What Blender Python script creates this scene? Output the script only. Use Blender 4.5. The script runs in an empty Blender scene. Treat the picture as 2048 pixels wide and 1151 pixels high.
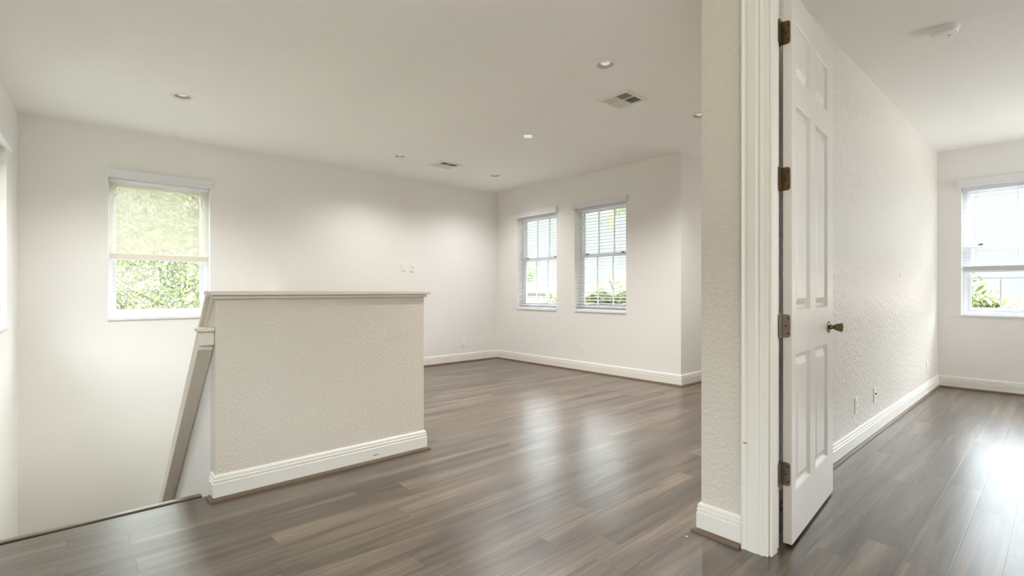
import bpy, bmesh, math, random
from mathutils import Vector, Matrix, Euler
random.seed(7)
PI = math.pi
sc = bpy.context.scene
C = sc.collection

# ------------------------------------------------------------------ camera, sky, sun, exposure
F_PX, HORIZON, EYE = 991.6, 581.0, 1.12
cam = bpy.data.cameras.new('camera')
cam.sensor_fit = 'HORIZONTAL'
cam.sensor_width = 36.0
cam.lens = 36.0 * F_PX / 2048.0
cam.shift_y = (HORIZON - 575.5) / 2048.0
cam.clip_start = 0.02
co = bpy.data.objects.new('camera', cam)
C.objects.link(co)
co.location = (0, 0, EYE)
co.rotation_euler = (PI / 2, 0, -math.atan2(0.6676, 0.7446))
sc.camera = co

SKY, SUN, EXPO = 13.0, 3.6, 0.92
CAN_FILL_W = 84
w = bpy.data.worlds.new('world')
sc.world = w
w.use_nodes = True
wn = w.node_tree
bg = wn.nodes['Background']
tcw = wn.nodes.new('ShaderNodeTexCoord')
sep = wn.nodes.new('ShaderNodeSeparateXYZ')
rmp = wn.nodes.new('ShaderNodeValToRGB')
els = rmp.color_ramp.elements      # a bright overcast zenith over a paler horizon
els[0].position, els[0].color = 0.235, (0.042, 0.046, 0.0465, 1)
els[1].position, els[1].color = 0.36, (0.86, 0.93, 1.0, 1)
wn.links.new(tcw.outputs['Generated'], sep.inputs[0])
wn.links.new(sep.outputs['Z'], rmp.inputs[0])
wn.links.new(rmp.outputs[0], bg.inputs['Color'])
bg.inputs['Strength'].default_value = SKY

sun = bpy.data.lights.new('sun', 'SUN')
sun.energy = SUN
sun.angle = math.radians(1.0)
sun.color = (1.0, 0.96, 0.88)
so = bpy.data.objects.new('sun', sun)
C.objects.link(so)
so.location = (0, -10, 20)
so.rotation_euler = Vector((0.0, 0.62, -1.0)).to_track_quat('-Z', 'Y').to_euler()


def area(name, loc, rot, sx, sy, power, color=(1, 1, 1), portal=False):
    l = bpy.data.lights.new(name, 'AREA')
    l.shape = 'RECTANGLE'
    l.size, l.size_y = sx, sy
    l.energy = power
    l.color = color
    o = bpy.data.objects.new(name, l)
    C.objects.link(o)
    o.location = loc
    o.rotation_euler = rot
    if portal:
        l.cycles.is_portal = True
    return o


# added fill lamps in place of daylight, set before walls without openings
area('hall_fill', (0.7, -3.05, 1.5), (PI / 2 + 0.5, 0, 0), 2.2, 1.6, 22, (1.0, 0.985, 0.96))
area('stair_side_fill', (-0.52, -1.3, 1.4), (PI / 2 + 0.3, 0, -PI / 2), 1.8, 1.4, 19, (1.0, 0.985, 0.96))
area('bedroom_fill', (6.55, -3.05, 1.55), (PI / 2, 0, 0), 1.8, 1.6, 44, (0.96, 0.97, 1.0))
area('loft_fill', (7.3, 2.1, 1.6), (PI / 2, 0, PI / 2), 1.3, 1.5, 6, (1.0, 0.985, 0.96))

sc.view_settings.view_transform = 'Standard'
sc.view_settings.look = 'None'
sc.view_settings.exposure = EXPO
sc.view_settings.gamma = 1.0
sc.view_settings.use_curve_mapping = False
sc.cycles.use_denoising = True
sc.cycles.max_bounces = 14
sc.cycles.diffuse_bounces = 9
sc.cycles.glossy_bounces = 5
sc.cycles.transmission_bounces = 8
sc.cycles.transparent_max_bounces = 24
sc.cycles.sample_clamp_indirect = 6.0
sc.cycles.caustics_reflective = False
sc.cycles.caustics_refractive = False


# ------------------------------------------------------------------ materials
class NT:
    def __init__(s, name):
        s.m = bpy.data.materials.new(name)
        s.m.use_nodes = True
        s.t = s.m.node_tree
        s.b = s.t.nodes['Principled BSDF']
        s.o = s.t.nodes['Material Output']

    def n(s, kind, **kw):
        nd = s.t.nodes.new(kind)
        for k, v in kw.items():
            setattr(nd, k, v)
        return nd

    def l(s, a, b):
        s.t.links.new(a, b)

    def math(s, op, a, b=None, c=None):
        nd = s.n('ShaderNodeMath', operation=op)
        for i, v in enumerate((a, b, c)):
            if v is None:
                continue
            if isinstance(v, (int, float)):
                nd.inputs[i].default_value = v
            else:
                s.l(v, nd.inputs[i])
        return nd.outputs[0]

    def set(s, **kw):
        for k, v in kw.items():
            s.b.inputs[k.replace('_', ' ')].default_value = v


def rgba(c):
    return (c[0], c[1], c[2], 1.0)


def simple(name, col, rough=0.5, metal=0.0, spec=0.5, bump=None):
    t = NT(name)
    t.set(Base_Color=rgba(col), Roughness=rough, Metallic=metal)
    t.b.inputs['Specular IOR Level'].default_value = spec
    if bump:
        scale, strength, dist = bump
        g = t.n('ShaderNodeNewGeometry')
        nz = t.n('ShaderNodeTexNoise')
        nz.inputs['Scale'].default_value = scale
        nz.inputs['Detail'].default_value = 3.0
        t.l(g.outputs['Position'], nz.inputs['Vector'])
        bp = t.n('ShaderNodeBump')
        bp.inputs['Strength'].default_value = strength
        bp.inputs['Distance'].default_value = dist
        t.l(nz.outputs['Fac'], bp.inputs['Height'])
        t.l(bp.outputs['Normal'], t.b.inputs['Normal'])
    return t.m


def plaster(name, col, rough, strength, scale=70.0, zstretch=1.0, spec=0.5, dist=0.002):
    """Painted drywall with a knock-down / orange peel skin."""
    t = NT(name)
    t.set(Roughness=rough)
    t.b.inputs['Specular IOR Level'].default_value = spec
    g = t.n('ShaderNodeNewGeometry')
    mp = t.n('ShaderNodeMapping')
    mp.inputs['Scale'].default_value = (1, 1, zstretch)
    t.l(g.outputs['Position'], mp.inputs['Vector'])
    n1 = t.n('ShaderNodeTexNoise')
    n1.inputs['Scale'].default_value = scale
    n1.inputs['Detail'].default_value = 2.5
    n1.inputs['Distortion'].default_value = 0.6
    t.l(mp.outputs[0], n1.inputs['Vector'])
    r = t.n('ShaderNodeValToRGB')
    r.color_ramp.elements[0].position = 0.42
    r.color_ramp.elements[1].position = 0.62
    t.l(n1.outputs['Fac'], r.inputs[0])
    n2 = t.n('ShaderNodeTexNoise')
    n2.inputs['Scale'].default_value = 3.0
    n2.inputs['Detail'].default_value = 2.0
    t.l(g.outputs['Position'], n2.inputs['Vector'])
    bp = t.n('ShaderNodeBump')
    bp.inputs['Strength'].default_value = strength
    bp.inputs['Distance'].default_value = dist
    t.l(r.outputs[0], bp.inputs['Height'])
    t.l(bp.outputs['Normal'], t.b.inputs['Normal'])
    mx = t.n('ShaderNodeMix', data_type='RGBA')
    mx.inputs[6].default_value = rgba([c * 0.985 for c in col])
    mx.inputs[7].default_value = rgba([min(1, c * 1.01) for c in col])
    t.l(n2.outputs['Fac'], mx.inputs[0])
    t.l(mx.outputs[2], t.b.inputs['Base Color'])
    return t.m


WALLC = (0.82, 0.808, 0.782)
M = {}
M['wall'] = plaster('wall_paint', WALLC, 0.6, 0.12, 55)
M['wall_tex'] = plaster('wall_paint_textured', (0.68, 0.635, 0.555), 0.5, 0.75, 62)
M['wall_gloss'] = plaster('wall_paint_satin', (0.74, 0.705, 0.645), 0.36, 0.9, 50, 0.5, 0.6, 0.005)
M['ceiling'] = plaster('ceiling_paint', (0.93, 0.922, 0.89), 0.75, 0.35, 38)
M['trim'] = simple('trim_enamel', (0.79, 0.775, 0.72), 0.35)
M['cap'] = simple('cap_enamel', (0.74, 0.69, 0.60), 0.4)
M['white'] = simple('white_vinyl', (0.76, 0.77, 0.80), 0.4)
M['plate'] = simple('plate_plastic', (0.84, 0.83, 0.79), 0.35)
M['slot'] = simple('dark_slot', (0.03, 0.03, 0.03), 0.6)
M['black'] = simple('gap_shade_black', (0.008, 0.007, 0.006), 0.9)
M['bronze'] = simple('aged_bronze', (0.17, 0.12, 0.06), 0.32, 1.0, bump=(40, 0.2, 0.001))
M['nickel'] = simple('worn_nickel', (0.30, 0.26, 0.22), 0.34, 1.0)
M['knob'] = simple('antique_brass', (0.20, 0.14, 0.08), 0.22, 1.0)
M['screw'] = simple('dark_screw', (0.05, 0.035, 0.02), 0.4, 1.0)
M['baffle'] = simple('can_baffle', (0.50, 0.48, 0.42), 0.5)
M['vent'] = simple('vent_enamel', (0.80, 0.78, 0.72), 0.4)
M['duct'] = simple('duct_dark', (0.05, 0.045, 0.035), 0.8)
M['detector'] = simple('detector_plastic', (0.90, 0.89, 0.86), 0.45)
M['lampglass'] = simple('frosted_lamp_face', (0.86, 0.86, 0.84), 0.3)
_b = M['lampglass'].node_tree.nodes['Principled BSDF']       # glow added to the unlit lamp faces to make them paler
_b.inputs['Emission Color'].default_value = (1.0, 0.98, 0.95, 1)
_b.inputs['Emission Strength'].default_value = 0.22
M['chain'] = simple('bead_chain', (0.55, 0.55, 0.55), 0.35, 0.8)
M['dirt'] = simple('scuff_dirt', (0.28, 0.22, 0.17), 0.8)
M['chip'] = simple('plaster_chip', (0.62, 0.60, 0.56), 0.8)


def blind_material():
    t = NT('blind_vinyl')
    t.set(Base_Color=(0.78, 0.79, 0.81, 1), Roughness=0.45)
    tr = t.n('ShaderNodeBsdfTranslucent')
    tr.inputs['Color'].default_value = (0.86, 0.87, 0.89, 1)
    mx = t.n('ShaderNodeMixShader')
    mx.inputs[0].default_value = 0.05
    t.l(t.b.outputs[0], mx.inputs[1])
    t.l(tr.outputs[0], mx.inputs[2])
    t.l(mx.outputs[0], t.o.inputs['Surface'])
    return t.m


M['blind'] = blind_material()


def shade_material(open_f):
    """Solar screen cloth: woven yarn that scatters light, with tiny open holes."""
    t = NT('solar_screen_cloth')
    t.set(Base_Color=(0.78, 0.74, 0.64, 1), Roughness=0.8)
    tr = t.n('ShaderNodeBsdfTranslucent')
    tr.inputs['Color'].default_value = (0.86, 0.82, 0.72, 1)
    m1 = t.n('ShaderNodeMixShader')
    m1.inputs[0].default_value = 0.055
    t.l(t.b.outputs[0], m1.inputs[1])
    t.l(tr.outputs[0], m1.inputs[2])
    tp = t.n('ShaderNodeBsdfTransparent')
    m2 = t.n('ShaderNodeMixShader')
    m2.inputs[0].default_value = open_f
    t.l(m1.outputs[0], m2.inputs[1])
    t.l(tp.outputs[0], m2.inputs[2])
    t.l(m2.outputs[0], t.o.inputs['Surface'])
    return t.m


M['shade'] = shade_material(0.38)
M['shade_hem'] = shade_material(0.06)


def glass_material():
    t = NT('window_glass')
    t.t.nodes.remove(t.b)
    tp = t.n('ShaderNodeBsdfTransparent')
    tp.inputs['Color'].default_value = (0.97, 0.985, 0.975, 1)
    gl = t.n('ShaderNodeBsdfGlossy')
    gl.inputs['Roughness'].default_value = 0.02
    lw = t.n('ShaderNodeLayerWeight')
    lw.inputs['Blend'].default_value = 0.5
    mx = t.n('ShaderNodeMixShader')
    fr = t.math('ADD', t.math('MULTIPLY', t.math('POWER', lw.outputs['Facing'], 4.0), 0.5), 0.035)
    t.l(fr, mx.inputs[0])
    t.l(tp.outputs[0], mx.inputs[1])
    t.l(gl.outputs[0], mx.inputs[2])
    t.l(mx.outputs[0], t.o.inputs['Surface'])
    return t.m


M['glass'] = glass_material()


def floor_material(name='laminate_planks', lum=1.0, planks=True):
    t = NT(name)
    g = t.n('ShaderNodeNewGeometry')
    sp = t.n('ShaderNodeSeparateXYZ')
    t.l(g.outputs['Position'], sp.inputs[0])
    X, Y, Z = sp.outputs
    W, L = 0.1433, 1.22
    yy = t.math('DIVIDE', t.math('SUBTRACT', Y, 0.0216), W)
    row = t.math('FLOOR', yy)
    fy = t.math('SUBTRACT', yy, row)
    wn1 = t.n('ShaderNodeTexWhiteNoise', noise_dimensions='1D')
    t.l(row, wn1.inputs['W'])
    xx = t.math('DIVIDE', t.math('ADD', X, t.math('MULTIPLY', wn1.outputs['Value'], L)), L)
    col = t.math('FLOOR', xx)
    fx = t.math('SUBTRACT', xx, col)
    cid = t.n('ShaderNodeCombineXYZ')
    t.l(row, cid.inputs[0])
    t.l(col, cid.inputs[1])
    wn2 = t.n('ShaderNodeTexWhiteNoise', noise_dimensions='2D')
    t.l(cid.outputs[0], wn2.inputs['Vector'])
    # grain: stretched along the plank, shifted per plank
    gx = t.math('ADD', t.math('MULTIPLY', X, 1.0), t.math('MULTIPLY', wn2.outputs['Value'], 37.0))
    gv = t.n('ShaderNodeCombineXYZ')
    t.l(gx, gv.inputs[0])
    t.l(Y, gv.inputs[1])
    t.l(t.math('MULTIPLY', wn2.outputs['Value'], 11.0), gv.inputs[2])

    def grain(sx, sy, detail, dist=0.0, rough=0.6):
        mp = t.n('ShaderNodeMapping')
        mp.inputs['Scale'].default_value = (sx, sy, 1)
        t.l(gv.outputs[0], mp.inputs['Vector'])
        nz = t.n('ShaderNodeTexNoise')
        nz.inputs['Scale'].default_value = 1.0
        nz.inputs['Detail'].default_value = detail
        nz.inputs['Roughness'].default_value = rough
        nz.inputs['Distortion'].default_value = dist
        t.l(mp.outputs[0], nz.inputs['Vector'])
        return nz.outputs['Fac']

    broad = grain(0.8, 12.0, 3.0, 0.5)
    fine = grain(2.2, 85.0, 3.0, 0.2, 0.6)
    dark = grain(1.1, 22.0, 3.0, 1.0, 0.5)
    knot = grain(5.5, 34.0, 2.0, 1.5, 0.5)
    f = t.math('ADD', t.math('MULTIPLY', broad, 0.74), t.math('MULTIPLY', fine, 0.26))
    rp = t.n('ShaderNodeValToRGB')
    e = rp.color_ramp.elements
    e[0].position = 0.32
    e[0].color = (0.092 * lum, 0.062 * lum, 0.042 * lum, 1)
    e[1].position = 0.70
    e[1].color = (0.41 * lum, 0.31 * lum, 0.225 * lum, 1)
    m_ = rp.color_ramp.elements.new(0.5)
    m_.color = (0.212 * lum, 0.158 * lum, 0.113 * lum, 1)
    t.l(f, rp.inputs[0])
    # dark streaks
    ds = t.n('ShaderNodeMapRange', clamp=True)
    ds.inputs['From Min'].default_value = 0.57
    ds.inputs['From Max'].default_value = 0.76
    ds.inputs['To Min'].default_value = 1.0
    ds.inputs['To Max'].default_value = 0.5
    t.l(dark, ds.inputs['Value'])
    kn = t.n('ShaderNodeMapRange', clamp=True)
    kn.inputs['From Min'].default_value = 0.66
    kn.inputs['From Max'].default_value = 0.76
    kn.inputs['To Min'].default_value = 1.0
    kn.inputs['To Max'].default_value = 0.45
    t.l(knot, kn.inputs['Value'])
    pl = t.math('ADD', t.math('MULTIPLY', wn2.outputs['Value'], 0.50), 0.76)
    k = t.math('MULTIPLY', t.math('MULTIPLY', ds.outputs[0], kn.outputs[0]), pl)
    bump_h = fine
    if planks:
        ex = t.math('MULTIPLY', t.math('MINIMUM', fx, t.math('SUBTRACT', 1.0, fx)), L)
        ey = t.math('MULTIPLY', t.math('MINIMUM', fy, t.math('SUBTRACT', 1.0, fy)), W)
        ed = t.math('MINIMUM', ex, ey)
        sm = t.n('ShaderNodeMapRange', clamp=True)
        sm.inputs['From Min'].default_value = 0.0004
        sm.inputs['From Max'].default_value = 0.0018
        sm.inputs['To Min'].default_value = 0.42
        sm.inputs['To Max'].default_value = 1.0
        t.l(ed, sm.inputs['Value'])
        k = t.math('MULTIPLY', k, sm.outputs[0])
        bump_h = t.math('ADD', t.math('MULTIPLY', fine, 0.12), sm.outputs[0])
    vm = t.n('ShaderNodeVectorMath', operation='SCALE')
    t.l(rp.outputs[0], vm.inputs[0])
    t.l(k, vm.inputs['Scale'])
    t.l(vm.outputs[0], t.b.inputs['Base Color'])
    bp = t.n('ShaderNodeBump')
    bp.inputs['Strength'].default_value = 0.22
    bp.inputs['Distance'].default_value = 0.001
    t.l(bump_h, bp.inputs['Height'])
    t.l(bp.outputs['Normal'], t.b.inputs['Normal'])
    rg = t.math('ADD', t.math('MULTIPLY', fine, 0.06), 0.26)
    t.l(rg, t.b.inputs['Roughness'])
    t.b.inputs['Specular IOR Level'].default_value = 1.0
    return t.m


M['floor'] = floor_material(lum=0.53)
M['wood'] = floor_material('nosing_wood', 0.6, False)
M['shoe'] = simple('shoe_mould_wood', (0.15, 0.105, 0.07), 0.5, spec=0.3, bump=(60, 0.3, 0.001))


def door_material(name, axis):
    t = NT(name)
    t.set(Base_Color=(0.75, 0.73, 0.68, 1), Roughness=0.36)
    tc = t.n('ShaderNodeTexCoord')
    mp = t.n('ShaderNodeMapping')
    mp.inputs['Scale'].default_value = (70, 70, 5) if axis == 'z' else (5, 70, 70)
    t.l(tc.outputs['Object'], mp.inputs['Vector'])
    nz = t.n('ShaderNodeTexNoise')
    nz.inputs['Scale'].default_value = 1.6
    nz.inputs['Detail'].default_value = 5.0
    nz.inputs['Distortion'].default_value = 1.2
    t.l(mp.outputs[0], nz.inputs['Vector'])
    bp = t.n('ShaderNodeBump')
    bp.inputs['Strength'].default_value = 0.35
    bp.inputs['Distance'].default_value = 0.0012
    t.l(nz.outputs['Fac'], bp.inputs['Height'])
    t.l(bp.outputs['Normal'], t.b.inputs['Normal'])
    return t.m


M['door_v'] = door_material('door_paint_vertical_grain', 'z')
M['door_h'] = door_material('door_paint_cross_grain', 'x')


def leaf_material(name, c1, c2, transl=0.35):
    t = NT(name)
    g = t.n('ShaderNodeNewGeometry')
    rp = t.n('ShaderNodeMix', data_type='RGBA')
    rp.inputs[6].default_value = rgba(c1)
    rp.inputs[7].default_value = rgba(c2)
    t.l(g.outputs['Random Per Island'], rp.inputs[0])
    t.l(rp.outputs[2], t.b.inputs['Base Color'])
    t.set(Roughness=0.45)
    tr = t.n('ShaderNodeBsdfTranslucent')
    t.l(rp.outputs[2], tr.inputs['Color'])
    mx = t.n('ShaderNodeMixShader')
    mx.inputs[0].default_value = transl
    t.l(t.b.outputs[0], mx.inputs[1])
    t.l(tr.outputs[0], mx.inputs[2])
    t.l(mx.outputs[0], t.o.inputs['Surface'])
    return t.m


M['leaf'] = leaf_material('broad_leaf', (0.085, 0.10, 0.05), (0.29, 0.31, 0.14), 0.45)
M['leaf_far'] = leaf_material('far_leaf', (0.10, 0.16, 0.08), (0.20, 0.26, 0.12))
M['palm'] = leaf_material('palm_leaflet', (0.11, 0.125, 0.07), (0.33, 0.34, 0.19))
M['bark'] = simple('bark', (0.30, 0.25, 0.20), 0.9, bump=(20, 0.6, 0.02))
M['palmbark'] = simple('palm_bark', (0.42, 0.38, 0.32), 0.9, bump=(18, 0.6, 0.02))
M['stucco_w'] = simple('pale_stucco', (0.36, 0.36, 0.35), 0.9, bump=(30, 0.3, 0.01))
M['stucco_p'] = simple('peach_stucco', (0.30, 0.24, 0.21), 0.9, bump=(30, 0.3, 0.01))
M['tile'] = simple('clay_roof_tile', (0.16, 0.09, 0.07), 0.8, bump=(12, 0.6, 0.03))
M['grass'] = simple('lawn', (0.13, 0.13, 0.10), 0.95, bump=(8, 0.5, 0.03))
M['winglass'] = simple('far_window_glass', (0.10, 0.12, 0.14), 0.1)


# ------------------------------------------------------------------ helpers
def obj(name, bm, mats, parent=None, smooth=False, bevel=0.0, segs=2):
    me = bpy.data.meshes.new(name)
    bm.normal_update()
    bm.to_mesh(me)
    bm.free()
    if not isinstance(mats, (list, tuple)):
        mats = [mats]
    for m in mats:
        me.materials.append(m)
    if smooth:
        me.polygons.foreach_set('use_smooth', [True] * len(me.polygons))
    o = bpy.data.objects.new(name, me)
    C.objects.link(o)
    if parent:
        o.parent = parent
    if bevel:
        b = o.modifiers.new('bevel', 'BEVEL')
        b.width = bevel
        b.segments = segs
        b.limit_method = 'ANGLE'
        b.angle_limit = math.radians(40)
    return o


def pydata(name, vs, fs, mats, parent=None, smooth=False):
    me = bpy.data.meshes.new(name)
    me.from_pydata(vs, [], fs)
    me.update()
    if not isinstance(mats, (list, tuple)):
        mats = [mats]
    for m in mats:
        me.materials.append(m)
    if smooth:
        me.polygons.foreach_set('use_smooth', [True] * len(me.polygons))
    o = bpy.data.objects.new(name, me)
    C.objects.link(o)
    if parent:
        o.parent = parent
    return o


def empty(name, loc=(0, 0, 0), rz=0.0, parent=None):
    o = bpy.data.objects.new(name, None)
    o.empty_display_size = 0.1
    C.objects.link(o)
    o.location = loc
    o.rotation_euler = (0, 0, rz)
    if parent:
        o.parent = parent
    return o


def tag(o, label, cat, group=None, kind=None):
    o['label'] = label
    o['category'] = cat
    if group:
        o['group'] = group
    if kind:
        o['kind'] = kind
    return o


def struct(o, label=None):
    o['kind'] = 'structure'
    if label:
        o['label'] = label
    return o


def box(bm, x0, x1, y0, y1, z0, z1, mi=0):
    v = [bm.verts.new(p) for p in ((x0, y0, z0), (x1, y0, z0), (x1, y1, z0), (x0, y1, z0),
                                   (x0, y0, z1), (x1, y0, z1), (x1, y1, z1), (x0, y1, z1))]
    for q in ((0, 3, 2, 1), (4, 5, 6, 7), (0, 1, 5, 4), (1, 2, 6, 5), (2, 3, 7, 6), (3, 0, 4, 7)):
        f = bm.faces.new([v[i] for i in q])
        f.material_index = mi
    return v


def nbox(name, x0, x1, y0, y1, z0, z1, m, parent=None, bevel=0.0, segs=2):
    bm = bmesh.new()
    box(bm, x0, x1, y0, y1, z0, z1)
    return obj(name, bm, m, parent, bevel=bevel, segs=segs)


def cells(bm, xs, ys, zs, solid):
    """Solid made of grid cells; only its outer skin is meshed."""
    xs, ys, zs = sorted(set(xs)), sorted(set(ys)), sorted(set(zs))
    nx, ny, nz = len(xs) - 1, len(ys) - 1, len(zs) - 1
    S = {}
    for i in range(nx):
        for j in range(ny):
            for k in range(nz):
                S[i, j, k] = solid((xs[i] + xs[i + 1]) / 2, (ys[j] + ys[j + 1]) / 2, (zs[k] + zs[k + 1]) / 2)
    vc = {}

    def V(i, j, k):
        if (i, j, k) not in vc:
            vc[i, j, k] = bm.verts.new((xs[i], ys[j], zs[k]))
        return vc[i, j, k]
    for (i, j, k), s in S.items():
        if not s:
            continue
        if not S.get((i - 1, j, k)):
            bm.faces.new((V(i, j, k), V(i, j, k + 1), V(i, j + 1, k + 1), V(i, j + 1, k)))
        if not S.get((i + 1, j, k)):
            bm.faces.new((V(i + 1, j, k), V(i + 1, j + 1, k), V(i + 1, j + 1, k + 1), V(i + 1, j, k + 1)))
        if not S.get((i, j - 1, k)):
            bm.faces.new((V(i, j, k), V(i + 1, j, k), V(i + 1, j, k + 1), V(i, j, k + 1)))
        if not S.get((i, j + 1, k)):
            bm.faces.new((V(i, j + 1, k), V(i, j + 1, k + 1), V(i + 1, j + 1, k + 1), V(i + 1, j + 1, k)))
        if not S.get((i, j, k - 1)):
            bm.faces.new((V(i, j, k), V(i, j + 1, k), V(i + 1, j + 1, k), V(i + 1, j, k)))
        if not S.get((i, j, k + 1)):
            bm.faces.new((V(i, j, k + 1), V(i + 1, j, k + 1), V(i + 1, j + 1, k + 1), V(i, j + 1, k + 1)))


def wall(name, origin, rz, x0, x1, z0, z1, thick, holes, m, label, bevel=0.0):
    """Wall in its own frame: x along it, +y out of the room, interior face at y=0."""
    bm = bmesh.new()
    xs = [x0, x1] + [h[0] for h in holes] + [h[1] for h in holes]
    zs = [z0, z1] + [h[2] for h in holes] + [h[3] for h in holes]
    cells(bm, xs, [0, thick], zs,
          lambda x, y, z: not any(h[0] < x < h[1] and h[2] < z < h[3] for h in holes))
    o = obj(name, bm, m, bevel=bevel)
    o.location = origin
    o.rotation_euler = (0, 0, rz)
    return struct(o, label)


def sweep(name, pts, prof, m, z=0.0, parent=None, smooth=False):
    """Extrude a closed profile [(offset, height)] along a polyline, offset to its right, mitred."""
    n = len(pts)
    P = [Vector(p) for p in pts]
    ring = []
    for i in range(n):
        if i == 0:
            d = (P[1] - P[0]).normalized()
            off = Vector((d.y, -d.x))
        elif i == n - 1:
            d = (P[-1] - P[-2]).normalized()
            off = Vector((d.y, -d.x))
        else:
            a = (P[i] - P[i - 1]).normalized()
            b = (P[i + 1] - P[i]).normalized()
            na, nb = Vector((a.y, -a.x)), Vector((b.y, -b.x))
            off = (na + nb) / (1 + na.dot(nb))
        ring.append(off)
    return P, ring


def moulding(names, pts, prof, m, labels, z=0.0, start=None, end=None):
    """One object per wall stretch, meeting at mitres."""
    P, ring = sweep('', pts, prof, m)
    out = []
    for i in range(len(P) - 1):
        if names[i] is None:
            continue
        bm = bmesh.new()
        A = [bm.verts.new((P[i].x + ring[i].x * o, P[i].y + ring[i].y * o, z + h)) for o, h in prof]
        B = [bm.verts.new((P[i + 1].x + ring[i + 1].x * o, P[i + 1].y + ring[i + 1].y * o, z + h)) for o, h in prof]
        k = len(prof)
        for j in range(k):
            bm.faces.new((A[j], A[(j + 1) % k], B[(j + 1) % k], B[j]))
        bm.faces.new(list(reversed(A)))
        bm.faces.new(B)
        bmesh.ops.recalc_face_normals(bm, faces=bm.faces)
        out.append(struct(obj(names[i], bm, m), labels[i] if labels else None))
    return out


def lathe(bm, prof, segs=32, mat=None, mi=0, cap=True):
    """prof: [(r, z)] spun about z; mat transforms the result."""
    rings = []
    for r, z in prof:
        if r < 1e-6:
            rings.append([bm.verts.new((0, 0, z))])
        else:
            rings.append([bm.verts.new((r * math.cos(2 * PI * i / segs), r * math.sin(2 * PI * i / segs), z))
                          for i in range(segs)])
    for a, b in zip(rings, rings[1:]):
        for i in range(segs):
            j = (i + 1) % segs
            if len(a) == 1 and len(b) == 1:
                continue
            if len(a) == 1:
                f = bm.faces.new((a[0], b[i], b[j]))
            elif len(b) == 1:
                f = bm.faces.new((a[i], a[j], b[0]))
            else:
                f = bm.faces.new((a[i], a[j], b[j], b[i]))
            f.material_index = mi
    vs = [v for r in rings for v in r]
    if mat:
        bmesh.ops.transform(bm, matrix=mat, verts=vs)
    return vs


def tube(bm, pts, rad, segs=8):
    rings = []
    n = len(pts)
    for i, p in enumerate(pts):
        p = Vector(p)
        d = (Vector(pts[min(i + 1, n - 1)]) - Vector(pts[max(i - 1, 0)])).normalized()
        up = Vector((0, 0, 1)) if abs(d.z) < 0.9 else Vector((1, 0, 0))
        a = d.cross(up).normalized()
        b = d.cross(a)
        r = rad[i] if isinstance(rad, (list, tuple)) else rad
        rings.append([bm.verts.new(p + (a * math.cos(2 * PI * k / segs) + b * math.sin(2 * PI * k / segs)) * r)
                      for k in range(segs)])
    for a, b in zip(rings, rings[1:]):
        for k in range(segs):
            bm.faces.new((a[k], b[k], b[(k + 1) % segs], a[(k + 1) % segs]))
    bm.faces.new(rings[0])
    bm.faces.new(list(reversed(rings[-1])))


# ------------------------------------------------------------------ the shell
HC = 2.742
YA, XB, YR, XF = 6.335, 5.345, 3.0, 7.6         # back wall, loft window wall, recess wall, bedroom far wall
WA = (0.30, 1.178, 0.845, 2.27)                 # window openings: along, along, sill, head
SK = math.radians(87.4)                         # the stairwell's left wall runs a little out of square
T = 0.20

# ceiling with sockets for cans and registers
CANS = [(2.882, 2.207), (0.716, 4.925), (3.6, 3.764), (2.986, 5.354), (4.49, 5.367), (4.365, 2.259)]
VENTS = [(3.513, 2.510), (3.635, 5.325)]
holes = [(x - .062, x + .062, y - .062, y + .062) for x, y in CANS] + [(x - .125, x + .125, y - .125, y + .125) for x, y in VENTS]
bm = bmesh.new()
xs = [-1.2, 8.0] + [h[0] for h in holes] + [h[1] for h in holes]
ys = [-3.5, 6.7] + [h[2] for h in holes] + [h[3] for h in holes]
cells(bm, xs, ys, [HC, HC + 0.14, HC + 0.30],
      lambda x, y, z: z > HC + 0.14 or not any(h[0] < x < h[1] and h[2] < y < h[3] for h in holes))
struct(obj('ceiling', bm, M['ceiling']), 'off white textured ceiling over loft, stairs and bedroom')

bm = bmesh.new()
cells(bm, [-1.2, 1.775, 8.0], [-3.5, 3.125, YA + .1], [-0.30, 0.0],
      lambda x, y, z: not (x < 1.775 and y > 3.125))
struct(obj('floor', bm, M['floor']), 'grey brown wood plank floor running through loft and bedroom')

wall('wall_back', (0, YA, 0), 0, -0.9, XB + T, -3.2, HC + .02, T, [WA], M['wall'], 'cream back wall with the stairwell window')
WL = (-5.68 + YA, -4.80 + YA)                   # measured down the left wall from the back corner
wall('wall_left', (-0.335, YA, 0), SK, -9.9, 0.0, -3.2, HC + .02, T,
     [(-WL[1], -WL[0], 0.835, 2.27), (-WL[1] - 3.6, -WL[0] - 3.6, 0.835, 2.27)], M['wall'], 'cream stairwell wall at the left edge')
# loft window wall: local x is world -Y
WB1 = (-5.842, -4.982, 0.845, 2.28)
WB2 = (-4.636, -3.767, 0.845, 2.28)
wall('wall_loft', (XB, 0, 0), -PI / 2, -YA, -YR, -0.3, HC + .02, T, [WB1, WB2], M['wall'], 'cream loft wall with two windows')
wall('wall_recess', (0, YR, 0), 0, XB + T, XF + T, -0.3, HC + .02, T, [], M['wall'], 'cream side wall of the loft recess')
wall('wall_recess_end', (7.45, 0, 0), -PI / 2, -YR, -1.133, -0.3, HC + .02, 0.15, [], M['wall'], None)
WF1 = (-0.79, 0.11, 0.845, 2.30)
WF2 = (0.22, 2.50, 0.845, 2.30)
wall('wall_bedroom', (XF, 0, 0), -PI / 2, -1.1, 3.3, -0.3, HC + .02, T, [WF1, WF2], M['wall'], 'cream far bedroom wall with a window')
wall('wall_rear', (0, -3.2, 0), PI, -XF - .2, 0.95, -0.3, HC + .02, T, [], M['wall'], None)

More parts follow.
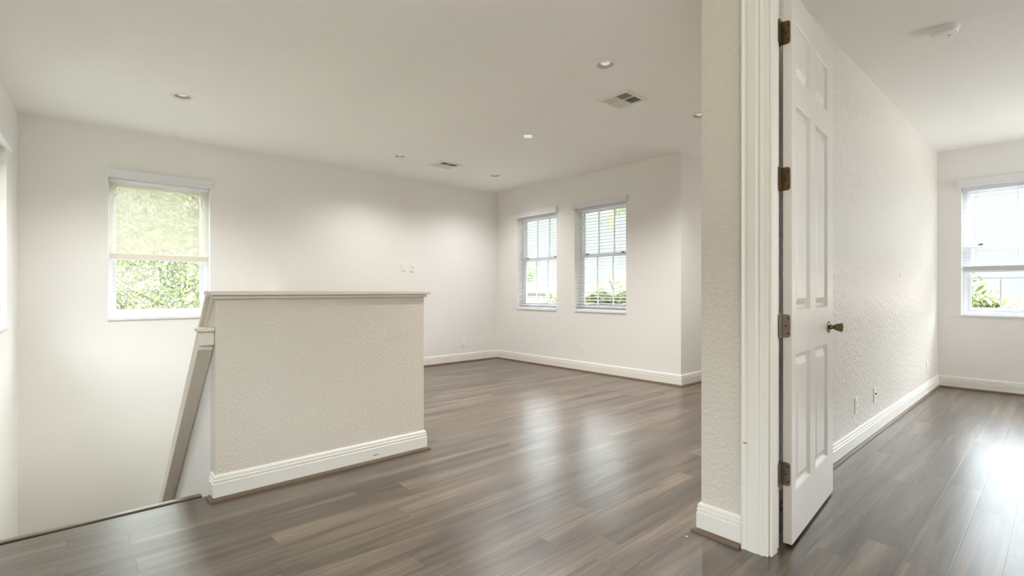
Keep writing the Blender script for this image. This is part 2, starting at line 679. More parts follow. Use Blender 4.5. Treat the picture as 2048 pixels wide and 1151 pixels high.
bm = bmesh.new()
box(bm, 2.302, XF, 1.0, 1.133, 0, HC)
struct(obj('wall_divider', bm, M['wall_gloss']), 'satin textured wall behind the open door')
bm = bmesh.new()
cells(bm, [2.2, 2.302], [-3.2, -0.005, 0.852, 1.133], [0, 2.47, HC],
      lambda x, y, z: not (-0.005 < y < 0.852 and z < 2.47))
struct(obj('wall_doorway', bm, M['wall_tex'], bevel=0.004), 'beige textured wall end beside the bedroom doorway')

# half wall round the stair opening and the sloped wall between the flights
bm = bmesh.new()
cells(bm, [0.589, 1.77, 1.88], [3.03, 3.155, YA], [-0.3, 1.092],
      lambda x, y, z: not (x < 1.77 and y > 3.155))
struct(obj('wall_half', bm, M['wall_tex'], bevel=0.004), 'beige textured half wall guarding the stair opening')
SL = 0.923


def slope_prism(name, x0, x1, y0, y1, ztop, thick, m, zcut=None, bevel=0.0):
    """Bar of given vertical thickness whose top runs down at the stair pitch."""
    bm = bmesh.new()
    za0, za1 = ztop(y0), ztop(y1)
    b0, b1 = (za0 - thick, za1 - thick) if thick else (zcut, zcut)
    v = [bm.verts.new(p) for p in ((x0, y0, b0), (x1, y0, b0), (x1, y1, b1), (x0, y1, b1),
                                   (x0, y0, za0), (x1, y0, za0), (x1, y1, za1), (x0, y1, za1))]
    for q in ((0, 3, 2, 1), (4, 5, 6, 7), (0, 1, 5, 4), (1, 2, 6, 5), (2, 3, 7, 6), (3, 0, 4, 7)):
        bm.faces.new([v[i] for i in q])
    return obj(name, bm, m, bevel=bevel)


top = lambda y: 1.115 - SL * (y - 3.07)
struct(slope_prism('wall_stair', 0.589, 0.70, 3.156, YA, lambda y: top(y) - .045, 0, M['wall'], zcut=-3.2),
       'cream sloped wall between the stair flights')

# caps and mouldings
bm = bmesh.new()
cells(bm, [0.563, 1.745, 1.913], [2.995, 3.19, YA], [1.095, 1.119], lambda x, y, z: not (x < 1.745 and y > 3.19))
struct(obj('trim_1', bm, M['cap'], bevel=0.004), 'flat painted cap on top of the half wall')
bm = bmesh.new()
cells(bm, [0.575, 1.757, 1.895], [3.012, 3.175, YA], [1.076, 1.095], lambda x, y, z: not (x < 1.757 and y > 3.175))
struct(obj('trim_2', bm, M['cap'], bevel=0.006), 'small moulding under the half wall cap')
struct(slope_prism('trim_3', 0.550, 0.735, 3.06, YA, lambda y: top(y) - .006, 0.03, M['cap'], bevel=0.003),
       'sloped cap running down the stair wall')
struct(slope_prism('trim_4', 0.571, 0.72, 3.03, YA, lambda y: top(y) - .036, 0.03, M['cap'], bevel=0.004),
       'moulding under the sloped stair cap')

BASE = [(0, 0.0), (.0155, 0.0), (.0155, .090), (.0110, .0935), (.0110, .0965), (.0140, .0985), (.0140, .1085),
        (.0095, .112), (.0095, .115), (.0120, .117), (.0105, .127), (.0050, .134), (0, .135)]
SH = [(0.0155, 0.0), (.0345, 0.0)] + [(.0155 + .019 * math.cos(a), .019 * math.sin(a)) for a in [PI / 2 * i / 6 for i in range(1, 6)]] + [(.0155, .019)]
loft = [(1.915, YA), (XB, YA), (XB, YR), (7.45, YR), (7.45, 1.133), (2.2, 1.133), (2.2, 0.944)]
moulding(['baseboard_back', 'baseboard_loft', 'baseboard_recess', 'baseboard_recess_end', 'baseboard_divider', 'baseboard_pillar'],
         loft, BASE, M['trim'], ['white baseboard along the back wall', 'white baseboard under the two loft windows',
                                 'short white baseboard in the recess', None, None, 'white baseboard at the foot of the doorway wall'])
moulding(['trim_5', 'trim_6', 'trim_7', None, None, 'trim_8'], loft, SH, M['shoe'],
         ['brown shoe moulding along the back wall', 'brown shoe moulding under the loft windows',
          'brown shoe moulding in the recess', None, None, 'brown shoe moulding at the doorway wall'])
hw = [(0.589, 3.115), (0.589, 3.03), (1.88, 3.03), (1.88, YA)]
moulding(['baseboard_stair', 'baseboard_half', 'baseboard_guard'], hw, BASE, M['trim'],
         ['short white baseboard return beside the stairs', 'white baseboard across the half wall', None])
moulding(['trim_9', 'trim_10', 'trim_11'], [(0.589, 3.085), (0.589, 3.03), (1.88, 3.03), (1.88, YA)], SH, M['shoe'],
         ['short brown shoe moulding return beside the stairs', 'brown shoe moulding across the half wall', None])
bed = [(2.36, 1.0), (XF, 1.0), (XF, -3.2)]
moulding(['baseboard_bedroom_left', 'baseboard_bedroom_far'], bed, BASE, M['trim'],
         ['white baseboard along the satin bedroom wall', 'white baseboard under the bedroom window'])
moulding(['trim_12', 'trim_13'], bed, SH, M['shoe'],
         ['shoe moulding along the satin bedroom wall', 'shoe moulding under the bedroom window'])

# stair nosing, a flush black strip painted as the gap's shade, skirt and steps below
bm = bmesh.new()
prof = [(3.141, -.03), (3.141, .002), (3.146, .006), (3.176, .006), (3.184, .001), (3.184, -.03)]
A = [bm.verts.new((-0.62, y, z)) for y, z in prof]
B = [bm.verts.new((0.545, y, z)) for y, z in prof]
for j in range(len(prof)):
    k = (j + 1) % len(prof)
    bm.faces.new((A[j], A[k], B[k], B[j]))
bm.faces.new(A)
bm.faces.new(B)
bmesh.ops.recalc_face_normals(bm, faces=bm.faces)
struct(obj('trim_14', bm, M['wood']), 'wood nosing strip at the head of the stairs')
struct(nbox('trim_15', -0.62, 0.545, 3.1252, 3.1408, -.03, -.0006, M['black']), 'black strip painted as the shade of the joint in front of the stair nosing')
bm = bmesh.new()
ST, n_st = 0.206, 11
zs_ = [(-0.03 if i == 0 else -0.19 * i) for i in range(n_st + 1)]
for i in range(n_st):
    y0 = 3.1256 + (0.06 if i else 0) + ST * (i - (1 if i else 0)) * 1.0
    y1 = 3.1856 + ST * i
    z1 = -0.031 if i == 0 else -0.19 * i
    box(bm, -0.60, 0.588, y0, y1, z1 - 0.4, z1)
box(bm, -0.60, 0.588, 3.1856 + ST * (n_st - 1), YA, -2.6, -0.19 * n_st)
struct(obj('stair_flight', bm, M['wood']))
bpy.data.objects['stair_flight'].name = 'floor_stairs'
struct(slope_prism('trim_16', 0.575, 0.5885, 3.118, YA, lambda y: 0.10 - SL * (y - 3.118), 0.33, M['trim']),
       'white stair skirt board')

# boxed handrail on the stair wall
hr = empty('stair_handrail', (0.55, 3.05, 0.83))
tag(hr, 'boxed painted handrail descending along the stair side of the half wall', 'handrail')
rail = slope_prism('rail', 0.515, 0.5875, 3.075, 5.9, lambda y: 0.945 - SL * (y - 3.05), 0.118, M['cap'], bevel=0.004)
end = nbox('end_block', 0.519, 0.5875, 3.048, 3.105, 0.829, 0.902, M['cap'], bevel=0.003)
capb = nbox('end_cap', 0.505, 0.5875, 3.033, 3.11, 0.902, 0.924, M['cap'], bevel=0.005)
for p in (rail, end, capb):
    p.parent = hr
    p.matrix_parent_inverse = Matrix.Translation((-0.55, -3.05, -0.83))


# ------------------------------------------------------------------ windows
def window(n, origin, rz, wid, hei, label, muntins=2, horiz=False, fixed=False):
    """Single hung window in its reveal. Local x along the wall, y outwards, z up from the sill."""
    r = empty('window_%d' % n, origin, rz)
    struct(r, label)
    a, y0, y1, fw = wid / 2, 0.118, 0.19, 0.042
    bm = bmesh.new()
    cells(bm, [-a, -a + fw, a - fw, a], [y0, y1], [0, fw, hei - fw, hei],
          lambda x, y, z: not (-a + fw < x < a - fw and fw < z < hei - fw))
    obj('window_frame', bm, M['white'], r, bevel=0.003)
    bm = bmesh.new()
    box(bm, -a - .0, a + .0, -0.012, y0, -0.022, 0.004)
    obj('window_sill', bm, M['white'], r, bevel=0.003)
    mid = hei * 0.535
    for (z0, z1, yy, low) in ((fw, hei - fw, 0.135, True),) if fixed else ((fw, mid + .02, 0.128, True), (mid - .02, hei - fw, 0.158, False)):
        bm = bmesh.new()
        s = 0.030 if low else 0.018
        ax = a - fw
        rt = 0.045
        bot = 0.04 if low else rt
        tp_ = rt if low else 0.02
        cells(bm, [-ax, -ax + s, ax - s, ax], [yy, yy + .026], [z0, z0 + bot, z1 - tp_, z1],
              lambda x, y, z: not (-ax + s < x < ax - s and z0 + bot < z < z1 - tp_))
        sh = obj('sash', bm, M['white'], r, bevel=0.002)
        bm = bmesh.new()
        box(bm, -ax + s, ax - s, yy + .011, yy + .015, z0 + bot, z1 - tp_)
        obj('pane', bm, M['glass'], sh)
        bm = bmesh.new()
        for k in range(muntins):
            xm = -ax + (2 * ax) * (k + 1) / (muntins + 1)
            box(bm, xm - .008, xm + .008, yy + .005, yy + .021, z0 + bot, z1 - tp_)
        if horiz:
            zm = (z0 + bot + z1 - tp_) / 2
            box(bm, -ax + s, ax - s, yy + .006, yy + .020, zm - .008, zm + .008)
        if muntins:
            obj('muntin_grid', bm, M['white'], sh)
    bm = bmesh.new()
    for sx in (() if fixed else (-0.30, 0.30)):
        box(bm, sx - .022, sx + .022, 0.112, 0.140, mid + .012, mid + .026)
        box(bm, sx - .010, sx + .020, 0.104, 0.122, mid + .020, mid + .032)
    if fixed:
        bm.free()
    else:
        obj('sash_lock', bm, M['nickel'], r)
    # a true portal for the sky light that comes in here
    c = Matrix.Rotation(rz, 4, 'Z') @ Vector((0, 0.2, hei / 2))
    area('window_portal', Vector(origin) + c, (PI / 2, 0, rz + PI), wid, hei, 1, portal=True)
    return r


def valance(parent, a, z0, z1, depth):
    bm = bmesh.new()
    h = z1 - z0
    prof = [(0, 0), (depth * .80, 0), (depth * .80, h * .30), (depth * .88, h * .36), (depth * .88, h * .62),
            (depth * .94, h * .68), (depth * .97, h * .90), (depth, h * .93), (depth, h), (0, h)]
    A = [bm.verts.new((-a, -o, z0 + z)) for o, z in prof]
    B = [bm.verts.new((a, -o, z0 + z)) for o, z in prof]
    n = len(prof)
    for j in range(n):
        bm.faces.new((A[j], A[(j + 1) % n], B[(j + 1) % n], B[j]))
    bm.faces.new(A)
    bm.faces.new(B)
    bmesh.ops.recalc_face_normals(bm, faces=bm.faces)
    return obj('valance', bm, M['white'], parent)


def venetian(origin, rz, wid, hei, bottom, label, group=None, wand=True):
    """bottom = height of the blind's lower edge above the sill."""
    r = empty('venetian_blind', origin, rz)
    tag(r, label, 'blind', group)
    a = wid / 2 - 0.008
    valance(r, wid / 2 + .022, hei - .012, hei + .072, 0.045)
    nb = bmesh.new()
    box(nb, -a, a, 0.03, 0.085, hei - .045, hei - .004)
    obj('head_rail', nb, M['white'], r)
    pitch = 0.0435
    stack = 0.05 if bottom > 0.1 else 0.0
    z = hei - 0.075
    bm = bmesh.new()
    zb = bottom + 0.022 + stack
    while z > zb + 0.01:
        ring = []
        for k in range(5):
            u = -1 + k / 2.0
            ring.append((0.058 + 0.025 * u, z + 0.0028 * (1 - u * u) + 0.0012 * u))
        for k in range(4):
            (ya, za), (yb, zb_) = ring[k], ring[k + 1]
            v = [bm.verts.new(p) for p in ((-a, ya, za), (a, ya, za), (a, yb, zb_), (-a, yb, zb_),
                                           (-a, ya, za + .0026), (a, ya, za + .0026), (a, yb, zb_ + .0026), (-a, yb, zb_ + .0026))]
            bm.faces.new((v[0], v[3], v[2], v[1]))
            bm.faces.new((v[4], v[5], v[6], v[7]))
            if k == 0:
                bm.faces.new((v[0], v[1], v[5], v[4]))
            if k == 3:
                bm.faces.new((v[2], v[3], v[7], v[6]))
        z -= pitch
    if stack:
        for k in range(12):
            zz = bottom + .022 + k * 0.0042
            box(bm, -a, a, 0.034, 0.082, zz, zz + .0030)
    obj('slats', bm, M['blind'], r)
    nb = bmesh.new()
    box(nb, -a, a, 0.034, 0.082, bottom + .003, bottom + .02)
    obj('bottom_rail', nb, M['white'], r, bevel=0.003)
    for x in (-a + .11, 0.0, a - .11):
        nb = bmesh.new()
        for yy in (0.0318, 0.0842):
            box(nb, x - .0009, x + .0009, yy - .0007, yy + .0007, bottom + .01, hei - .04)
        obj('ladder_cord', nb, M['blind'], r)
    return r


def roller(origin, rz, wid, hei, bottom, label, left_chain=False):
    r = empty('roller_shade', origin, rz)
    tag(r, label, 'roller shade')
    a = wid / 2 - 0.010
    valance(r, wid / 2 + .018, hei - .020, hei + .060, 0.042)
    bm = bmesh.new()
    lathe(bm, [(0, -a), (0.022, -a), (0.022, a), (0, a)], 20,
          Matrix.Translation((0, 0.06, hei - .028)) @ Matrix.Rotation(PI / 2, 4, 'Y'))
    obj('roller_tube', bm, M['white'], r, smooth=False)
    bm = bmesh.new()
    v = [bm.verts.new(p) for p in ((-a, 0.080, bottom + .06), (a, 0.080, bottom + .06), (a, 0.080, hei - .03), (-a, 0.080, hei - .03))]
    bm.faces.new(v)
    obj('shade_cloth', bm, M['shade'], r)
    bm = bmesh.new()
    box(bm, -a, a, 0.0765, 0.0835, bottom + .012, bottom + .06)
    obj('hem_pocket', bm, M['shade_hem'], r)
    nb = bmesh.new()
    box(nb, -a, a, 0.074, 0.086, bottom, bottom + .014)
    obj('bottom_bar', nb, M['white'], r, bevel=0.002)
    bm = bmesh.new()
    xc = a + .002
    for yy in (0.045, 0.06):
        tube(bm, [(xc, yy, hei - .03), (xc, yy, 0.16)], 0.0013, 6)
    obj('bead_chain', bm, M['chain'], r)
    bm = bmesh.new()
    box(bm, xc - .008, xc + .006, 0.036, 0.068, 0.10, 0.165)
    obj('chain_tensioner', bm, M['plate'], r, bevel=0.003)
    return r


zA = WA[2]
window(1, ((WA[0] + WA[1]) / 2, YA, zA), 0, WA[1] - WA[0], WA[3] - WA[2], 'stairwell window in the back wall, shade half down', 0, fixed=True)
roller(((WA[0] + WA[1]) / 2, YA, zA), 0, WA[1] - WA[0], WA[3] - WA[2], 1.437 - zA,
       'beige translucent roller shade pulled halfway down the stairwell window facing the camera')
for n_, off in ((2, 0.0), (6, 3.6)):
    lc = (WL[0] + WL[1]) / 2 + off
    dvec = Vector((math.cos(SK), math.sin(SK), 0))
    pos = Vector((-0.335, YA, 0.835)) - dvec * lc
    window(n_, pos, SK, 0.88, 1.435, 'window in the stairwell wall at the left edge', 0, fixed=True)
    if off == 0:
        roller(pos, SK, 0.88, 1.435, 0.60, 'roller shade on the left stairwell wall, cut by the photo edge')
for n_, hh, lab in ((3, WB1, 'first loft window beside the far corner'), (4, WB2, 'second loft window with palm fronds outside')):
    yc = -(hh[0] + hh[1]) / 2
    window(n_, (XB, yc, hh[2]), -PI / 2, hh[1] - hh[0], hh[3] - hh[2], lab, 2)
venetian((XB, -(WB1[0] + WB1[1]) / 2, WB1[2]), -PI / 2, WB1[1] - WB1[0], WB1[3] - WB1[2], 0.0,
         'white slatted blind fully lowered on the loft window nearest the far corner')
venetian((XB, -(WB2[0] + WB2[1]) / 2, WB2[2]), -PI / 2, WB2[1] - WB2[0], WB2[3] - WB2[2], 0.0,
         'white slatted blind fully lowered on the loft window nearer the camera, palm fronds outside')
for n_, hh in ((5, WF1), (7, WF2)):
    yc = -(hh[0] + hh[1]) / 2
    window(n_, (XF, yc, hh[2]), -PI / 2, hh[1] - hh[0], hh[3] - hh[2],
           'bedroom window at the right edge of the photo' if n_ == 5 else None, 2, True)
    if n_ == 5:
        venetian((XF, yc, hh[2]), -PI / 2, hh[1] - hh[0], hh[3] - hh[2], 1.325 - hh[2],
                 'white slatted blind raised partway on the bedroom window at the right edge')

# ------------------------------------------------------------------ doorway casing, jamb, door
bm = bmesh.new()


def vprof(bm, prof, z0, z1):
    A = [bm.verts.new((x, y, z0)) for x, y in prof]
    B = [bm.verts.new((x, y, z1)) for x, y in prof]
    n = len(prof)
    for j in range(n):
        bm.faces.new((A[j], A[(j + 1) % n], B[(j + 1) % n], B[j]))
    bm.faces.new(A)
    bm.faces.new(B)


cas = [(2.2, .942), (2.182, .942), (2.180, .936), (2.185, .931), (2.187, .925), (2.184, .912), (2.184, .880), (2.188, .875),
       (2.188, .868), (2.184, .862), (2.186, .856), (2.190, .854), (2.190, .848), (2.2, .848)]
vprof(bm, cas, 0, 2.56)
bmesh.ops.recalc_face_normals(bm, faces=bm.faces)
struct(obj('trim_17', bm, M['trim']), 'fluted white casing up the left side of the bedroom doorway')
bm = bmesh.new()
vprof(bm, [(x, 0.847 - y) for x, y in cas], 0, 2.56)
box(bm, 2.184, 2.2, 0, 0.848, 2.47, 2.56)
bmesh.ops.recalc_face_normals(bm, faces=bm.faces)
struct(obj('trim_18', bm, M['trim']))
bm = bmesh.new()
cells(bm, [2.192, 2.312], [-.005, .014, .833, .852], [0, 2.452, 2.470], lambda x, y, z: z > 2.452 or y < .014 or y > .833)
struct(obj('door_frame', bm, M['trim'], bevel=0.002))
bpy.data.objects['door_frame'].name = 'trim_19'
bpy.data.objects['trim_19']['label'] = 'white door jamb lining the bedroom doorway'
bm = bmesh.new()
cells(bm, [2.205, 2.262], [.014, .025, .821, .833], [0, 2.440, 2.452], lambda x, y, z: z > 2.440 or y < .025 or y > .821)
struct(obj('trim_20', bm, M['trim'], bevel=0.003), 'white door stop strip on the jamb')

DW, DT, DH, DZ = 0.815, 0.035, 2.43, 0.014
ANG = math.radians(4.6)
door = empty('door_1', (2.347, 0.793, DZ), ANG)
struct(door, 'white six panel door standing open into the bedroom')
PX = [(0.062, 0.315), (0.418, 0.682)]
PZ = [(0.222, 0.822), (1.018, 1.935), (2.062, 2.300)]
bm = bmesh.new()
xs = sorted([0, DW] + [v for p in PX for v in p])
zs = sorted([0, DH] + [v for p in PZ for v in p])
for side in (0, 1):
    yb, sg = (0.0, 1.0) if side == 0 else (DT, -1.0)

    def q(x0, x1, z0, z1, d0, mi):
        v = [bm.verts.new((x, yb + sg * d, z)) for x, z, d in ((x0, z0, d0), (x1, z0, d0), (x1, z1, d0), (x0, z1, d0))]
        f = bm.faces.new(v if side == 0 else v[::-1])
        f.material_index = mi

    for i in range(len(xs) - 1):
        for k in range(len(zs) - 1):
            xm, zm = (xs[i] + xs[i + 1]) / 2, (zs[k] + zs[k + 1]) / 2
            inx = any(a < xm < b for a, b in PX)
            inz = any(a < zm < b for a, b in PZ)
            if inx and inz:
                x0, x1, z0, z1 = xs[i], xs[i + 1], zs[k], zs[k + 1]
                steps = [(0, 0), (.004, .003), (.007, .008), (.014, .0168), (.024, .0168), (.050, .0055), (.054, .0045)]
                prev = None
                for ins, dep in steps:
                    cur = [bm.verts.new((x, yb + sg * dep, z)) for x, z in
                           ((x0 + ins, z0 + ins), (x1 - ins, z0 + ins), (x1 - ins, z1 - ins), (x0 + ins, z1 - ins))]
                    if prev:
                        for j in range(4):
                            vv = (prev[j], prev[(j + 1) % 4], cur[(j + 1) % 4], cur[j])
                            bm.faces.new(vv if side == 0 else vv[::-1])
                    prev = cur
                bm.faces.new(prev if side == 0 else prev[::-1])
            else:
                q(xs[i], xs[i + 1], zs[k], zs[k + 1], 0.0, 1 if not inz else 0)
for (xa, xb, ya, yb_, za, zb_) in ((0, 0, 0, DT, 0, DH), (DW, DW, 0, DT, 0, DH)):
    v = [bm.verts.new(p) for p in ((xa, ya, za), (xa, yb_, za), (xa, yb_, zb_), (xa, ya, zb_))]
    bm.faces.new(v[::-1] if xa == 0 else v)
for z in (0, DH):
    v = [bm.verts.new(p) for p in ((0, 0, z), (DW, 0, z), (DW, DT, z), (0, DT, z))]
    bm.faces.new(v[::-1] if z == 0 else v)
bmesh.ops.remove_doubles(bm, verts=bm.verts, dist=1e-5)
bmesh.ops.recalc_face_normals(bm, faces=bm.faces)
leaf = obj('door_leaf', bm, [M['door_v'], M['door_h']], door)


def hinge(zc, m, parent):
    # in door frame: leaf on the hinge edge (x=0 plane), knuckle just outside its back corner
    hgt = 0.0508
    bm = bmesh.new()
    # plate with two rounded corners (away from the knuckle)
    pts = []
    r = 0.012
    y_in, y_out = 0.006, DT + .008
    for cx, cz, a0 in ((y_in + r, zc - hgt + r, PI), (y_in + r, zc + hgt - r, PI / 2)):
        for k in range(6):
            a = a0 + (PI / 2) * k / 5 if a0 == PI else a0 + (PI / 2) * k / 5
            pts.append((cx + r * math.cos(a), cz + r * math.sin(a)))
    # order: bottom-left arc (180->270), then out edge, then top-left arc (90->180)
    arc1 = [(y_in + r + r * math.cos(PI + PI / 2 * k / 5), zc - hgt + r + r * math.sin(PI + PI / 2 * k / 5)) for k in range(6)]
    arc2 = [(y_in + r + r * math.cos(PI / 2 + PI / 2 * k / 5), zc + hgt - r + r * math.sin(PI / 2 + PI / 2 * k / 5)) for k in range(6)]
    loop = arc1 + [(y_out, zc - hgt), (y_out, zc + hgt)] + arc2
    F = [bm.verts.new((-0.0026, y, z)) for y, z in loop]
    G = [bm.verts.new((0.0002, y, z)) for y, z in loop]
    n = len(loop)
    for j in range(n):
        bm.faces.new((F[j], F[(j + 1) % n], G[(j + 1) % n], G[j]))
    bm.faces.new(F)
    bm.faces.new(G)
    bmesh.ops.recalc_face_normals(bm, faces=bm.faces)
    h = obj('hinge', bm, m, parent)
    bm = bmesh.new()
    for k in range(5):
        z0 = zc - hgt + k * (2 * hgt / 5) + .0008
        z1 = zc - hgt + (k + 1) * (2 * hgt / 5) - .0008
        lathe(bm, [(0, z0), (0.0062, z0), (0.0062, z1), (0, z1)], 14, Matrix.Translation((-0.006, DT + .012, 0)))
    lathe(bm, [(0, zc - hgt - .004), (0.004, zc - hgt - .004), (0.004, zc + hgt + .004), (0, zc + hgt + .004)], 12,
          Matrix.Translation((-0.006, DT + .012, 0)))
    obj('knuckle', bm, m, h)
    # leaf on the jamb (fixed face of the frame)
    bm = bmesh.new()
    box(bm, -0.046, -0.006, DT + .002, DT + .0045, zc - hgt, zc + hgt)
    obj('jamb_plate', bm, m, h)
    bm = bmesh.new()
    for yy, zz in ((0.016, -0.033), (0.024, 0.0), (0.016, 0.033), (0.030, -0.010), (0.030, 0.012)):
        rr = 0.0036 if yy < 0.029 else 0.0022
        lathe(bm, [(0, 0.0), (rr, 0.0), (rr * .8, 0.001), (0, 0.0006)], 12,
              Matrix.Translation((-0.0027, yy, zc + zz)) @ Matrix.Rotation(-PI / 2, 4, 'Y'))
    obj('screw', bm, M['screw'], h)
    return h


for zc, mm in ((2.250, 'bronze'), (1.610, 'bronze'), (0.966, 'nickel'), (0.318, 'nickel')):
    hinge(zc - DZ, M[mm], leaf)

# knob on the visible face (local -y) and its twin on the back
for sgn, y0 in ((-1, 0.0), (1, DT)):
    kn = bmesh.new()
    mt = Matrix.Translation((0.712, y0, 0.925 - DZ)) @ Matrix.Rotation(PI / 2 * (1 if sgn < 0 else -1), 4, 'X')
    lathe(kn, [(0, 0), (0.032, 0), (0.032, .003), (0.028, .0055), (0.014, .0075), (0.0115, .012), (0.0105, .020), (0.0115, .026),
               (0.017, .030), (0.0195, .040), (0.0235, .056), (0.0245, .060), (0.0225, .063), (0.018, .0625), (0.016, .060), (0, .060)],
          36, mt)
    bmesh.ops.recalc_face_normals(kn, faces=kn.faces)
    k_ = obj('door_knob', kn, M['knob'], leaf, smooth=True)
    mod = k_.modifiers.new('edge', 'EDGE_SPLIT')
    mod.split_angle = math.radians(38)

# ------------------------------------------------------------------ ceiling fittings
CAN_LABELS = ['round recessed ceiling light nearest the camera, above the square ceiling vent',
              'round recessed ceiling light at the left, above the stairwell',
              'round recessed ceiling light in mid loft with its pale lens hanging low',
              'round recessed ceiling light beside the farther ceiling vent on its left',
              'round recessed ceiling light nearest the far corner of the loft',
              'round recessed ceiling light half hidden by the doorway wall edge']


def can_light(i, x, y):
    r = empty('recessed_light', (x, y, HC))
    tag(r, CAN_LABELS[i], 'ceiling light', 'recessed lights in the loft ceiling')
    bm = bmesh.new()
    lathe(bm, [(0.0605, 0.0), (0.0645, -.006), (0.075, -.0075), (0.090, -.005), (0.0945, 0.0)], 48)
    obj('trim_ring', bm, M['detector'], r, smooth=True)
    bm = bmesh.new()
    pr = [(0.0605, 0.0)]
    for k in range(7):
        z = 0.006 + k * 0.012
        rr = 0.0600 - k * 0.0018
        pr += [(rr, z), (rr - .0016, z + .004), (rr, z + .008)]
    pr += [(0.046, .10), (0, .10)]
    lathe(bm, pr, 40)
    obj('baffle', bm, M['baffle'], r)
    bm = bmesh.new()
    dz = -0.014 if i == 2 else 0.006
    lathe(bm, [(0, dz), (0.024, dz + .002), (0.034, dz + .007), (0.037, dz + .016), (0.033, dz + .036), (0.026, .095)] if i != 2 else
          [(0, dz), (0.034, dz + .002), (0.046, dz + .009), (0.049, dz + .020), (0.040, dz + .045), (0.028, .095)], 36)
    obj('lamp_face', bm, M['lampglass'], r, smooth=True)


for i, (x, y) in enumerate(CANS):
    can_light(i, x, y)


# added fill spots below the unlit cans, cones cut off from the camera
for i, (x, y) in enumerate(CANS):
    l = bpy.data.lights.new('can_fill', 'SPOT')
    l.energy = CAN_FILL_W * (0.52 if i in (3, 4) else 1.0)
    l.color = (1.0, 0.985, 0.97)
    l.spot_size = math.radians((129, 140, 142, 147, 147, 140)[i])
    l.spot_blend = 1.0
    l.shadow_soft_size = 0.05
    lo = bpy.data.objects.new('can_fill', l)
    C.objects.link(lo)
    lo.location = (x, y, HC - 0.03)


def ceiling_vent(x, y, label):
    r = empty('ceiling_vent', (x, y, HC))
    tag(r, label, 'air vent', 'square air registers in the loft ceiling')
    a, b = 0.158, 0.118
    bm = bmesh.new()
    zf = -0.010
    O = [(-a, -a), (a, -a), (a, a), (-a, a)]
    rings = []
    for s, z in ((a, 0.0), (a - .003, zf * .6), (a - .012, zf), (b + .004, zf), (b, -0.004), (b, 0.03)):
        rings.append([bm.verts.new((sx * s, sy * s, z)) for sx, sy in ((-1, -1), (1, -1), (1, 1), (-1, 1))])
    for p, q_ in zip(rings, rings[1:]):
        for j in range(4):
            bm.faces.new((p[j], p[(j + 1) % 4], q_[(j + 1) % 4], q_[j]))
    bmesh.ops.recalc_face_normals(bm, faces=bm.faces)
    obj('frame', bm, M['vent'], r)
    bm = bmesh.new()
    box(bm, -b, b, -b, b, 0.03, 0.034)
    obj('duct', bm, M['duct'], r)
    # four louver banks around a centre cross
    bm = bmesh.new()
    c = 0.004
    box(bm, -c, c, -b, b, -0.006, 0.012)
    box(bm, -b, b, -c, c, -0.006, 0.012)

    def bank(x0, x1, y0, y1, along, tilt):
        n = 6
        for k in range(n):
            t0 = (k + 0.5) / n
            if along == 'x':
                yc = y0 + (y1 - y0) * t0
                d = 0.0062
                pts = [(yc - d * tilt, -0.007), (yc, -0.002), (yc + d * tilt * .8, 0.009)]
                for (p0, z0), (p1, z1) in zip(pts, pts[1:]):
                    v = [bm.verts.new(p) for p in ((x0, p0, z0), (x1, p0, z0), (x1, p1, z1), (x0, p1, z1))]
                    bm.faces.new(v)
            else:
                xc = x0 + (x1 - x0) * t0
                d = 0.0062
                pts = [(xc - d * tilt, -0.007), (xc, -0.002), (xc + d * tilt * .8, 0.009)]
                for (p0, z0), (p1, z1) in zip(pts, pts[1:]):
                    v = [bm.verts.new(p) for p in ((p0, y0, z0), (p0, y1, z0), (p1, y1, z1), (p1, y0, z1))]
                    bm.faces.new(v)
    bank(-b, -c, -b, -c, 'y', 1)
    bank(c, b, -b, -c, 'x', 1)
    bank(-b, -c, c, b, 'x', -1)
    bank(c, b, c, b, 'y', -1)
    obj('louvers', bm, M['vent'], r)


ceiling_vent(VENTS[0][0], VENTS[0][1], 'square louvered ceiling vent nearer the camera, beside the doorway wall')
ceiling_vent(VENTS[1][0], VENTS[1][1], 'square louvered ceiling vent farther away, near the back wall')

sm = empty('smoke_detector', (4.05, 0.50, HC))
tag(sm, 'round white smoke detector on the bedroom ceiling', 'smoke detector')
bm = bmesh.new()
lathe(bm, [(0, 0), (0.074, 0), (0.074, -.010), (0.070, -.012), (0.070, -.012)], 48)
obj('base', bm, M['detector'], sm)
bm = bmesh.new()
lathe(bm, [(0.0695, -.010), (0.067, -.030), (0.063, -.036), (0.052, -.0385), (0.050, -.0375), (0.048, -.0385), (0, -.040)], 48)
obj('cover', bm, M['detector'], sm, smooth=False)
bm = bmesh.new()
lathe(bm, [(0, -.041), (0.009, -.041), (0.009, -.038)], 20, Matrix.Translation((0.02, -0.02, 0)))
obj('test_button', bm, M['baffle'], sm)
bm = bmesh.new()
lathe(bm, [(0, -.0405), (0.003, -.0405), (0.003, -.038)], 12, Matrix.Translation((-0.024, 0.012, 0)))
obj('status_light', bm, M['baffle'], sm)


